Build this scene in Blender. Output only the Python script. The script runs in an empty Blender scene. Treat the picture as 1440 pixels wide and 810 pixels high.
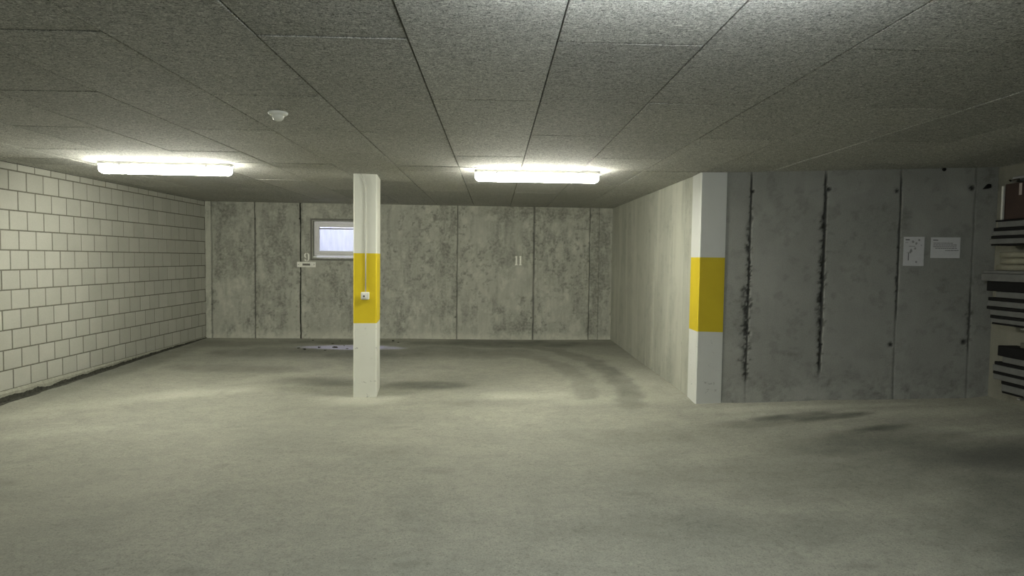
import bpy, math, random
import numpy as np
from mathutils import Matrix, Vector
random.seed(7); RNG = np.random.RandomState(11)
SC = bpy.context.scene; C = SC.collection

# ---------------------------------------------------------------- camera, world, exposure
cam = bpy.data.cameras.new('camera'); cam.sensor_width = 36; cam.lens = 870/1440*36
cam_o = bpy.data.objects.new('camera', cam); C.objects.link(cam_o)
Rm = ((0.99955469, 0.01163819, 0.02747670), (-0.02689980, -0.04712091, 0.99852693), (0.01291577, -0.99882137, -0.04678686))
M = Matrix([[Rm[i][0], -Rm[i][1], -Rm[i][2], (0, 0, 1.5)[i]] for i in range(3)] + [[0, 0, 0, 1]])
cam_o.matrix_world = M; cam.clip_start = 0.05
SC.camera = cam_o
SC.view_settings.view_transform = 'Standard'; SC.view_settings.look = 'None'
SC.view_settings.gamma = 1; SC.view_settings.use_curve_mapping = False
SC.view_settings.exposure = 1.15
w = bpy.data.worlds.new('daylight'); SC.world = w; w.use_nodes = True
w.node_tree.nodes['Background'].inputs[0].default_value = (0.90, 0.93, 1.0, 1)
w.node_tree.nodes['Background'].inputs[1].default_value = 8.5
LAMP_POWER = 42.0            # emission strength of the fluorescent diffusers
LAMP_COL = (1.0, 0.985, 0.86)
LAMP_POWER_OLD = 26.0        # the older, cooler tubes nearer the camera
LAMP_COL_OLD = (0.93, 0.985, 1.0)
H = 2.375                    # ceiling height

# ---------------------------------------------------------------- helpers
def lin(r, g, b):
    f = lambda c: (c/255/12.92) if c/255 <= .04045 else ((c/255+.055)/1.055)**2.4
    return (f(r), f(g), f(b), 1)

def thing(name, label=None, cat=None, loc=(0, 0, 0), rz=0, group=None):
    o = bpy.data.objects.new(name, None); C.objects.link(o)
    o.location = loc; o.rotation_euler = (0, 0, rz); o.empty_display_size = .05
    tag(o, label, cat, group); return o

def tag(o, label=None, cat=None, group=None, kind=None):
    if label: o['label'] = label
    if cat: o['category'] = cat
    if group: o['group'] = group
    if kind: o['kind'] = kind
    return o

class MB:
    """collects geometry, builds ONE mesh object"""
    def __init__(s): s.v = []; s.f = []
    def add(s, vs, fs):
        n = len(s.v); s.v += [tuple(map(float, p)) for p in vs]; s.f += [tuple(i+n for i in f) for f in fs]; return s
    def box(s, x0, y0, z0, x1, y1, z1, bev=0):
        if bev <= 0:
            return s.add([(x0,y0,z0),(x1,y0,z0),(x1,y1,z0),(x0,y1,z0),(x0,y0,z1),(x1,y0,z1),(x1,y1,z1),(x0,y1,z1)],
                         [(0,3,2,1),(4,5,6,7),(0,1,5,4),(1,2,6,5),(2,3,7,6),(3,0,4,7)])
        b = bev; vs = []
        ring = lambda i, z: [(x0+i, y0+b), (x0+b, y0+i), (x1-b, y0+i), (x1-i, y0+b), (x1-i, y1-b), (x1-b, y1-i), (x0+b, y1-i), (x0+i, y1-b)]
        lv = [(b, z0), (0, z0+b), (0, z1-b), (b, z1)]
        fs = []
        for k, (i, z) in enumerate(lv):
            if i: r = [(x0+b,y0+b),(x0+b,y0+b),(x1-b,y0+b),(x1-b,y0+b),(x1-b,y1-b),(x1-b,y1-b),(x0+b,y1-b),(x0+b,y1-b)]
            else: r = ring(0, z)
            vs += [(p[0], p[1], z) for p in r]
        for k in range(3):
            for j in range(8):
                a = k*8+j; c = k*8+(j+1) % 8; fs.append((a, c, c+8, a+8))
        fs.append(tuple(reversed(range(8)))); fs.append(tuple(range(24, 32)))
        return s.add(vs, fs)
    def prism(s, poly, fn, d0, d1):
        """poly of 2D points (counter-clockwise), fn(u,v,d)->xyz, extruded from d0 to d1"""
        n = len(poly)
        return s.add([fn(u, v, d0) for u, v in poly]+[fn(u, v, d1) for u, v in poly],
                     [tuple(reversed(range(n))), tuple(range(n, 2*n))]+[(i, (i+1) % n, n+(i+1) % n, n+i) for i in range(n)])
    def lathe(s, prof, c, seg=32):
        n = len(prof); vs = []
        for r, z in prof:
            for k in range(seg):
                a = 2*math.pi*k/seg; vs.append((c[0]+r*math.cos(a), c[1]+r*math.sin(a), c[2]+z))
        fs = [(i*seg+k, i*seg+(k+1) % seg, (i+1)*seg+(k+1) % seg, (i+1)*seg+k) for i in range(n-1) for k in range(seg)]
        fs.append(tuple(reversed(range(seg)))); fs.append(tuple(range((n-1)*seg, n*seg)))
        return s.add(vs, fs)
    def tube(s, pts, r, seg=10):
        pts = [Vector(p) for p in pts]; vs = []
        for i, p in enumerate(pts):
            t = (pts[min(i+1, len(pts)-1)]-pts[max(i-1, 0)]).normalized()
            a = Vector((0, 1, 0)) if abs(t.y) < .9 else Vector((1, 0, 0))
            u = t.cross(a).normalized(); v = t.cross(u)
            for k in range(seg):
                q = 2*math.pi*k/seg; vs.append(tuple(p+u*(r*math.cos(q))+v*(r*math.sin(q))))
        fs = [(i*seg+k, i*seg+(k+1) % seg, (i+1)*seg+(k+1) % seg, (i+1)*seg+k) for i in range(len(pts)-1) for k in range(seg)]
        fs.append(tuple(range(seg))); fs.append(tuple(range((len(pts)-1)*seg, len(pts)*seg)))
        return s.add(vs, fs)
    def build(s, name, mat, parent=None, smooth=False, loc=None, rz=0):
        me = bpy.data.meshes.new(name); me.from_pydata(s.v, [], s.f); me.update()
        import bmesh
        bm = bmesh.new(); bm.from_mesh(me); bmesh.ops.recalc_face_normals(bm, faces=bm.faces); bm.to_mesh(me); bm.free()
        o = bpy.data.objects.new(name, me); C.objects.link(o)
        for m in (mat if isinstance(mat, (list, tuple)) else [mat]): me.materials.append(m)
        if parent: o.parent = parent
        if loc: o.location = loc
        o.rotation_euler = (0, 0, rz)
        if smooth:
            for p in me.polygons: p.use_smooth = True
        return o

# value noise in numpy (for wear, stains and relief that sit on the surfaces)
_P = RNG.rand(256, 256)
def vnoise(x, y, seed=0):
    x = np.asarray(x, float)+seed*17.31; y = np.asarray(y, float)+seed*9.77
    xi = np.floor(x).astype(int); yi = np.floor(y).astype(int); fx = x-xi; fy = y-yi
    fx = fx*fx*(3-2*fx); fy = fy*fy*(3-2*fy)
    g = lambda a, b: _P[a % 256, b % 256]
    return (g(xi, yi)*(1-fx)+g(xi+1, yi)*fx)*(1-fy)+(g(xi, yi+1)*(1-fx)+g(xi+1, yi+1)*fx)*fy
def fbm(x, y, sc, oct=4, seed=0, gain=.55):
    t = 0; a = 1; n = 0
    for k in range(oct):
        t = t+a*vnoise(x*sc, y*sc, seed+k*3); n += a; a *= gain; sc *= 2.07
    return t/n
def sstep(a, b, x):
    t = np.clip((x-a)/(b-a), 0, 1); return t*t*(3-2*t)

def grid_mesh(name, P, cols, mat, keep=None, smooth=True):
    """P: (ny,nx,3) points; cols: dict of (ny,nx) float attributes"""
    ny, nx = P.shape[:2]
    idx = np.arange(ny*nx).reshape(ny, nx)
    q = np.stack([idx[:-1, :-1], idx[:-1, 1:], idx[1:, 1:], idx[1:, :-1]], -1)
    if keep is not None: q = q[keep]
    q = q.reshape(-1, 4)
    me = bpy.data.meshes.new(name)
    me.vertices.add(ny*nx); me.vertices.foreach_set('co', P.reshape(-1).astype(np.float32))
    me.loops.add(len(q)*4); me.loops.foreach_set('vertex_index', q.reshape(-1).astype(np.int32))
    me.polygons.add(len(q)); me.polygons.foreach_set('loop_start', (np.arange(len(q))*4).astype(np.int32))
    me.polygons.foreach_set('use_smooth', np.full(len(q), smooth))
    me.update(calc_edges=True); me.validate()
    for k, a in cols.items():
        at = me.attributes.new(k, 'FLOAT', 'POINT'); at.data.foreach_set('value', a.reshape(-1).astype(np.float32))
    me.materials.append(mat)
    o = bpy.data.objects.new(name, me); C.objects.link(o); tag(o, kind='structure'); return o

# ---------------------------------------------------------------- node helpers
class NT:
    def __init__(s, name):
        s.m = bpy.data.materials.new(name); s.m.use_nodes = True; s.t = s.m.node_tree; s.b = s.t.nodes['Principled BSDF']
    def n(s, typ, **kw):
        nd = s.t.nodes.new(typ)
        for k, v in kw.items():
            if k in nd.inputs: s.set(nd.inputs[k], v)
            else: setattr(nd, k, v)
        return nd
    def set(s, sock, v):
        if hasattr(v, 'is_output') or isinstance(v, bpy.types.NodeSocket): s.t.links.new(v, sock)
        else: sock.default_value = v
    def coord(s, scale=(1, 1, 1), rot=(0, 0, 0)):
        tc = s.n('ShaderNodeTexCoord'); mp = s.n('ShaderNodeMapping')
        s.t.links.new(tc.outputs['Object'], mp.inputs[0]); mp.inputs['Scale'].default_value = scale; mp.inputs['Rotation'].default_value = rot
        return mp.outputs[0]
    def noise(s, vec, scale, detail=4, rough=.55, dist=0):
        nd = s.n('ShaderNodeTexNoise'); s.t.links.new(vec, nd.inputs['Vector'])
        nd.inputs['Scale'].default_value = scale; nd.inputs['Detail'].default_value = detail
        nd.inputs['Roughness'].default_value = rough; nd.inputs['Distortion'].default_value = dist
        return nd.outputs['Fac']
    def ramp(s, fac, *stops):
        nd = s.n('ShaderNodeValToRGB'); s.t.links.new(fac, nd.inputs[0]); cr = nd.color_ramp
        while len(cr.elements) < len(stops): cr.elements.new(.5)
        for e, (p, c) in zip(cr.elements, stops):
            e.position = p; e.color = c if len(c) == 4 else (*c, 1)
        return nd.outputs[0]
    def mix(s, fac, a, b, mode='MIX'):
        nd = s.n('ShaderNodeMix', data_type='RGBA', blend_type=mode)
        s.set(nd.inputs[0], fac); s.set(nd.inputs[6], a); s.set(nd.inputs[7], b); return nd.outputs[2]
    def math(s, op, a, b=0., c=None, clamp=False):
        nd = s.n('ShaderNodeMath', operation=op, use_clamp=clamp); s.set(nd.inputs[0], a); s.set(nd.inputs[1], b)
        if c is not None: s.set(nd.inputs[2], c)
        return nd.outputs[0]
    def attr(s, name):
        nd = s.n('ShaderNodeAttribute'); nd.attribute_name = name; return nd.outputs['Fac']
    def bump(s, h, dist=.002, strength=1.):
        nd = s.n('ShaderNodeBump'); nd.inputs['Strength'].default_value = strength; nd.inputs['Distance'].default_value = dist
        s.t.links.new(h, nd.inputs['Height']); s.t.links.new(nd.outputs[0], s.b.inputs['Normal'])
    def out(s, col, rough=.8, spec=.3):
        s.set(s.b.inputs['Base Color'], col); s.set(s.b.inputs['Roughness'], rough); s.b.inputs['Specular IOR Level'].default_value = spec
        return s.m

def g4(v, t=(1, 1, 1)): return (v*t[0], v*t[1], v*t[2], 1)
TC = (1.0, 1.01, .86)     # concrete tint

def mat_floor():
    t = NT('worn_concrete_floor'); c = t.coord()
    big = t.noise(c, .8, 8, .68, .5); fine = t.noise(c, 30, 6, .8); grit = t.noise(c, 105, 3, .85); med = t.noise(c, 5.5, 6, .7, .6)
    st = t.coord((1, 2.2, 1)); mid = t.noise(st, 4.0, 6, .65, .8)
    col = t.ramp(big, (.3, g4(.245, TC)), (.7, g4(.35, (1.01, 1, .83))))
    col = t.mix(.5, col, t.ramp(med, (.32, (.74, .75, .75)), (.5, (1, 1, 1)), (.68, (1.14, 1.14, 1.12))), 'MULTIPLY')
    col = t.mix(.22, col, t.ramp(mid, (.30, g4(.24, TC)), (.5, g4(.34, TC)), (.72, g4(.43, TC))))
    col = t.mix(t.math('MULTIPLY', t.attr('light'), .95), col, (.50, .50, .42, 1))
    col = t.mix(t.math('MULTIPLY', t.attr('dark'), .92), col, (.105, .11, .095, 1))
    col = t.mix(t.math('MULTIPLY', t.attr('damp'), .6), col, (.09, .092, .085, 1))
    col = t.mix(t.attr('blue'), col, (.66, .65, .88, 1))
    sp = t.ramp(fine, (.34, (.80, .80, .80)), (.46, (1, 1, 1)), (.70, (1.12, 1.12, 1.10)))
    col = t.mix(1., col, sp, 'MULTIPLY')
    sp2 = t.ramp(grit, (.34, (.45, .45, .45)), (.43, (.96, .96, .96)), (.58, (1.04, 1.04, 1.03)), (.68, (1.35, 1.35, 1.30)))
    col = t.mix(.8, col, sp2, 'MULTIPLY')
    r = t.math('SUBTRACT', .78, t.math('MULTIPLY', t.attr('damp'), .2))
    t.bump(t.math('ADD', t.math('MULTIPLY', fine, .6), t.math('MULTIPLY', mid, .4)), .003, .35)
    return t.out(col, r, .3)

def mat_wall(name, lo, hi, spotty, seam_col=.07, streak=.0, tint=TC):
    """board-formed concrete; attributes: seam (dark line), blot (dark patches), pale"""
    t = NT(name); c = t.coord()
    cloud = t.noise(c, 2.2, 6, .62, .5); fine = t.noise(c, 24, 5, .7); grit = t.noise(c, 110, 3, .75)
    v = t.coord((1, 1, .12)); strk = t.noise(v, 16, 4, .6)
    col = t.ramp(cloud, (.28, g4(lo, tint)), (.72, g4(hi, tint)))
    col = t.mix(streak, col, t.ramp(strk, (.3, g4(lo*.85, tint)), (.7, g4(hi*1.1, tint))))
    brk = t.ramp(fine, (.38, (0, 0, 0)), (.62, (1, 1, 1)))
    bl = t.math('MULTIPLY', t.attr('blot'), t.math('ADD', .3, t.math('MULTIPLY', brk, .8)), clamp=True)
    col = t.mix(t.math('MULTIPLY', bl, spotty), col, g4(lo*.42, (1, 1.02, .88)))
    col = t.mix(t.math('MULTIPLY', t.attr('pale'), .6), col, g4(hi*1.35, tint))
    col = t.mix(t.attr('seam'), col, g4(seam_col, (1, 1, .9)))
    col = t.mix(.7, col, t.ramp(grit, (.28, (.70, .70, .70)), (.5, (1, 1, 1)), (.75, (1.12, 1.12, 1.12))), 'MULTIPLY')
    t.bump(t.math('ADD', t.math('MULTIPLY', fine, .6), t.math('MULTIPLY', cloud, 1.5)), .004, .6)
    return t.out(col, .78, .25)

def mat_ceiling():
    t = NT('wood_wool_panel'); c = t.coord()
    f1 = t.noise(t.coord((1, 2.8, 1)), 44, 4, .8, 1.8); f2 = t.noise(t.coord((2.4, 1, 1)), 52, 4, .8, 1.6)
    f = t.math('ADD', t.math('MULTIPLY', f1, .62), t.math('MULTIPLY', f2, .38))
    big = t.noise(c, 1.1, 4, .6)
    col = t.ramp(f, (.40, g4(.10, (1, 1, .93))), (.49, g4(.42, (1, 1, .94))), (.60, g4(.88, (1, 1, .93))))
    col = t.mix(.35, col, t.ramp(big, (.3, (.78, .78, .76)), (.7, (1.1, 1.1, 1.1))), 'MULTIPLY')
    tone = t.math('ADD', .87, t.math('MULTIPLY', t.attr('tone'), .24))
    cmb = t.n('ShaderNodeCombineXYZ'); [t.set(cmb.inputs[i], tone) for i in range(3)]
    col = t.mix(1., col, cmb.outputs[0], 'MULTIPLY')
    t.bump(f, .010, .9)
    return t.out(col, .9, .1)

def mat_block():
    t = NT('sand_lime_block'); c = t.coord()
    cl = t.noise(c, 3., 5, .6); fine = t.noise(c, 90, 4, .7)
    tone = t.attr('tone')
    col = t.mix(tone, g4(.42, (1, 1, .88)), g4(.47, (1, 1, .89)))
    col = t.mix(.5, col, t.ramp(cl, (.3, (.86, .86, .84)), (.7, (1.06, 1.06, 1.05))), 'MULTIPLY')
    col = t.mix(.4, col, t.ramp(fine, (.3, (.84, .84, .84)), (.6, (1.05, 1.05, 1.05))), 'MULTIPLY')
    t.bump(fine, .001, .5)
    return t.out(col, .85, .2)

def mat_plain(name, col, rough=.5, spec=.4, var=.08, sc=30, metal=0, bump=0):
    t = NT(name); c = t.coord(); f = t.noise(c, sc, 4, .6)
    cc = t.mix(1., col, t.ramp(f, (.3, (1-var,)*3), (.7, (1+var*.6,)*3)), 'MULTIPLY')
    if bump: t.bump(f, bump, .5)
    t.b.inputs['Metallic'].default_value = metal
    return t.out(cc, rough, spec)

def mat_paint(name, white, yellow, z0, z1, base):
    """white pillar paint with a yellow band and scuffs, heights in object space"""
    t = NT(name); tc = t.n('ShaderNodeTexCoord'); sp = t.n('ShaderNodeSeparateXYZ'); t.t.links.new(tc.outputs['Object'], sp.inputs[0])
    z = sp.outputs[2]; c = t.coord()
    f = t.noise(c, 60, 4, .6); cl = t.noise(c, 4, 5, .6); sc = t.noise(t.coord((1, 1, 1.5)), 11, 6, .7, .6)
    k = t.math('MULTIPLY', t.math('GREATER_THAN', z, z0), t.math('LESS_THAN', z, z1))
    wcol = t.mix(.35, white, t.ramp(cl, (.3, (.90, .90, .88)), (.7, (1.04, 1.04, 1.04))), 'MULTIPLY')
    ycol = t.mix(.5, yellow, t.ramp(cl, (.3, (.90, .86, .8)), (.7, (1.05, 1.06, 1.1))), 'MULTIPLY')
    col = t.mix(k, wcol, ycol)
    low = t.math('MULTIPLY', t.ramp(sc, (.62, (0, 0, 0)), (.67, (1, 1, 1))), t.math('LESS_THAN', z, base))
    col = t.mix(t.math('MULTIPLY', low, .55), col, (.22, .22, .2, 1))
    t.bump(t.math('ADD', f, t.math('MULTIPLY', sc, .6)), .0015, .5)
    return t.out(col, .55, .35)

def mat_emit(name, col, s):
    t = NT(name); t.b.inputs['Emission Color'].default_value = (*col, 1); t.b.inputs['Emission Strength'].default_value = s
    return t.out((.8, .8, .78, 1), .4, .3)

M_floor = mat_floor(); M_ceil = mat_ceiling(); M_block = mat_block()
M_back = mat_wall('stained_formwork_concrete', .35, .50, .78, .10, .25)
M_bay = mat_wall('smooth_formwork_concrete', .40, .48, .5, .16, .22)
M_right = mat_wall('grey_formwork_concrete', .31, .37, .6, .04, .12, (1, 1.01, .93))
M_side = mat_wall('cream_formwork_concrete', .20, .27, .7, .12, .25, (1, .98, .80))
M_mortar = mat_plain('joint_mortar', (.17, .165, .135, 1), .95, .1, .25, 60, bump=.004)
M_skirt = mat_plain('smeared_mortar', (.36, .36, .30, 1), .95, .1, .2, 30, bump=.006)
M_gap = mat_plain('dark_backing', (.025, .025, .022, 1), .95, .1, .2, 20)
M_white = mat_plain('white_plastic', (.88, .88, .82, 1), .35, .45, .03)
M_frame = mat_plain('white_window_profile', (.70, .70, .70, 1), .35, .45, .05)
M_cable = mat_plain('white_conduit', (.66, .66, .60, 1), .45, .4, .04)
M_lampbody = mat_plain('lamp_housing_grey', (.55, .55, .52, 1), .4, .4, .04)
M_diff = mat_emit('lit_diffuser', LAMP_COL, LAMP_POWER)
M_diff_cool = mat_emit('lit_cool_diffuser', LAMP_COL_OLD, LAMP_POWER_OLD)
M_diff_cool2 = mat_emit('lit_cool_diffuser_behind', LAMP_COL_OLD, LAMP_POWER*.55)
M_num = mat_plain('white_stencil_paint', (.88, .88, .80, 1), .7, .2, .12, 60)
M_paper = mat_plain('white_paper', (.70, .70, .71, 1), .7, .2, .04)
M_ink = mat_plain('grey_print', (.17, .17, .17, 1), .8, .1, .1)
M_inkl = mat_plain('faint_grey_print', (.36, .36, .36, 1), .8, .1, .1)
M_grey = mat_plain('grey_board_face', (.15, .153, .146, 1), .6, .3, .18, 14)
M_black = mat_plain('black_board_face', (.008, .008, .008, 1), .7, .2, .2, 20)
M_steel = mat_plain('galvanised_steel', (.42, .42, .42, 1), .4, .5, .12, 40, metal=.6)
M_brown = mat_plain('brown_board', (.045, .026, .020, 1), .6, .3, .25, 9)
M_slip = mat_plain('pale_slip', (.42, .36, .33, 1), .7, .2, .1)
M_parcel = mat_plain('pale_wrapping', (.26, .25, .19, 1), .45, .5, .15, 20, bump=.004)
M_leaf = mat_plain('dry_leaf', (.045, .04, .03, 1), .8, .2, .3, 40)
M_wh = (.84, .845, .76, 1)
M_colp = mat_paint('column_paint', M_wh, (.80, .62, .022, 1), .797, 1.541, .75)
M_pilp = mat_paint('corner_paint', (.74, .75, .72, 1), (.72, .56, .025, 1), .803, 1.541, .72)

# ---------------------------------------------------------------- floor levels (it drains towards the column)
ctrl = np.array([(-4.74, 6.09, .042), (-4.74, 3, .0), (-4.74, -4, 0), (-4.74, 8.2, .095), (-4.738, 10.257, .141), (-1.5, 10.34, .150), (1.972, 10.428, .153),
    (-1.38, 6.8, .002), (2.03, 6.2, .080), (2.02, 8.4, .115), (2.493, 5.99, .111), (3.135, 5.82, .182), (3.763, 5.66, .234), (4.345, 5.49, .286), (4.48, 5.44, .318),
    (4.48, 4.9, .314), (4.48, 3.5, .25), (4.48, 0, .12), (4.48, -4, 0), (0, 4, 0), (-2.5, 3, 0), (2, 2.5, 0.01), (0, 0, 0), (0, -4, 0), (0, 6, .02), (2.2, 4.6, .045), (-3, 6.5, .02), (-3, 8.5, .08), (0, 8.5, .08)])
def _rbf():
    d = np.hypot(ctrl[:, None, 0]-ctrl[None, :, 0], ctrl[:, None, 1]-ctrl[None, :, 1])
    n = len(ctrl); A = np.zeros((n+3, n+3)); A[:n, :n] = np.where(d > 0, d, 0); A[:n, n] = 1; A[:n, n+1:] = ctrl[:, :2]; A[n, :n] = 1; A[n+1:, :n] = ctrl[:, :2].T
    return np.linalg.solve(A, np.r_[ctrl[:, 2], 0, 0, 0])
_W = _rbf()
def floor_z(x, y):
    x = np.asarray(x, float); y = np.asarray(y, float); z = _W[-3]+_W[-2]*x+_W[-1]*y
    for i, (a, b, c) in enumerate(ctrl): z = z+_W[i]*np.hypot(x-a, y-b)
    return z

# ---------------------------------------------------------------- floor
def blob(X, Y, x, y, rx, ry, ang=0, soft=.5, wob=.35, seed=0, sc=2.5):
    a = math.radians(ang); u = (X-x)*math.cos(a)+(Y-y)*math.sin(a); v = -(X-x)*math.sin(a)+(Y-y)*math.cos(a)
    r = np.sqrt((u/rx)**2+(v/ry)**2)+wob*(fbm(X, Y, sc, 4, seed)-.5)*2
    return 1-sstep(1-soft, 1+soft*.4, r)
def stroke(X, Y, pts, wd, seed=0):
    d = np.full(X.shape, 9.)
    for (x0, y0), (x1, y1) in zip(pts[:-1], pts[1:]):
        L = (x1-x0)**2+(y1-y0)**2; t = np.clip(((X-x0)*(x1-x0)+(Y-y0)*(y1-y0))/L, 0, 1)
        d = np.minimum(d, np.hypot(X-x0-t*(x1-x0), Y-y0-t*(y1-y0)))
    return (1-sstep(wd*.45, wd, d+(fbm(X, Y, 6, 3, seed)-.5)*wd*.8))*(.35+.9*fbm(X, Y, 3.5, 4, seed+5))

def build_floor():
    xs = np.arange(-4.80, 4.601, .04); ys = np.arange(-4.0, 10.56, .04)
    X, Y = np.meshgrid(xs, ys)
    Z = floor_z(X, Y)+(fbm(X, Y, 1.6, 3, 2)-.5)*.008*sstep(-.1, 1, 10.3-Y)
    dark = np.zeros_like(X); light = np.zeros_like(X); damp = np.zeros_like(X)
    # tyre arcs in the right bay
    arc = lambda cx, cy, r, a0, a1: [(cx+r*math.cos(math.radians(a)), cy+r*math.sin(math.radians(a))) for a in np.linspace(a0, a1, 14)]
    dark = np.maximum(dark, .62*stroke(X, Y, [(-1.2, 9.95), (-.3, 9.95), (.5, 9.75), (1.0, 9.3), (1.35, 8.5), (1.5, 7.6), (1.5, 6.9), (1.4, 6.1)], .20, 3))
    dark = np.maximum(dark, .42*stroke(X, Y, [(-.6, 9.3), (.1, 9.2), (.6, 8.8), (.95, 8.1), (1.05, 7.3), (1.0, 6.5)], .18, 4))
    dark = np.maximum(dark, .35*stroke(X, Y, [(-.9, 9.5), (-.1, 9.3), (.6, 8.8)], .2, 5))
    for (x, y, rx, ry, k, s) in [(.3, 9.95, 1.8, .35, .75, 1), (-2.6, 9.0, 1.8, .45, .6, 2), (-.3, 9.1, 1.2, .4, .5, 3), (-4.0, 9.7, 1.0, .3, .4, 4), (-2.5, 9.95, 1.0, .22, .6, 5),
                             (-1.9, 7.3, .8, .22, .55, 6), (-.75, 7.15, .5, .22, .75, 7), (-3.2, 7.9, 1.0, .3, .45, 8), (-.1, 6.3, .8, .18, .25, 9),
                             (2.72, 5.42, .42, .10, .9, 10), (3.05, 5.30, .45, .09, 1.0, 11), (3.15, 4.90, .30, .09, .95, 12), (2.9, 4.65, .9, .32, .6, 50), (3.3, 4.2, 1.2, .4, .6, 51), (2.3, 5.3, .6, .14, .5, 52), (3.6, 3.2, 1.1, .9, .75, 53), (2.6, 3.9, 1.1, .3, .4, 54), (1.4, 5.1, .9, .3, .3, 14), (2.0, 4.2, 1.2, .3, .3, 15),  # stains; the broad right-hand ones also paint that side's shade into the colour
                             (-4.55, 8.0, .25, 1.9, .5, 16), (1.7, 3.3, .5, .2, .3, 17), (-1.0, 4.8, .6, .15, .2, 18), (.9, 3.4, .7, .2, .25, 19)]:
        dark = np.maximum(dark, k*blob(X, Y, x, y, rx, ry, 0, .6, .5, s)*(.5+.8*fbm(X, Y, 5, 3, s)))
    for (x, y, rx, ry, k, s) in [(4.0, 4.0, .9, .28, .9, 21), (4.2, 3.8, .5, .3, .6, 22), (4.3, 3.2, .5, .4, .5, 23)]:
        damp = np.maximum(damp, k*blob(X, Y, x, y, rx, ry, -8, .5, .5, s))
    for (x, y, rx, ry, a, k, s) in [(-1.38, 6.45, .42, .24, 0, .8, 31), (.25, 6.55, .55, .25, 0, .75, 32), (-3.2, 6.6, 1.5, .25, 35, .6, 33), (-2.7, 7.4, .9, .2, 40, .35, 34), (1.75, 7.3, .3, 1.3, 0, .5, 35),
                                 (1.2, 6.3, 1.2, .2, 0, .4, 36), (3.3, 5.3, 1.4, .18, -14, .7, 37), (3.55, 4.72, .35, .10, -10, .8, 38), (3.0, 5.62, .9, .10, -14, .8, 57), (4.1, 4.5, .5, .08, -5, .6, 58), (-4.3, 5.6, .4, .2, 25, .4, 39), (-3.6, 5.2, .5, .2, 30, .25, 40), (2.4, 5.75, .7, .14, -10, .5, 41)]:
        light = np.maximum(light, k*blob(X, Y, x, y, rx, ry, a, .8, .55, s)*(.4+.9*fbm(X, Y, 4, 3, s)))
    blue = .95*blob(X, Y, -2.20, 9.50, .78, .21, 0, .40, .25, 51, 4)*sstep(.28, .50, fbm(X, Y*1.2, 6, 3, 52)+.16)
    # scattered gravel scuffs of the foreground
    for k in range(26):
        x, y = RNG.uniform(-3.5, 3.5), RNG.uniform(2.2, 5.5)
        dark = np.maximum(dark, RNG.uniform(.15, .4)*blob(X, Y, x, y, RNG.uniform(.04, .14), RNG.uniform(.02, .05), RNG.uniform(-20, 20), .6, .7, 60+k, 9))
    P = np.stack([X, Y, Z], -1)
    o = grid_mesh('floor', P, dict(dark=dark, light=light, damp=damp, blue=blue), M_floor)
    o['label'] = 'worn grey-green concrete garage floor with tyre marks and damp stains'
build_floor()

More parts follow.
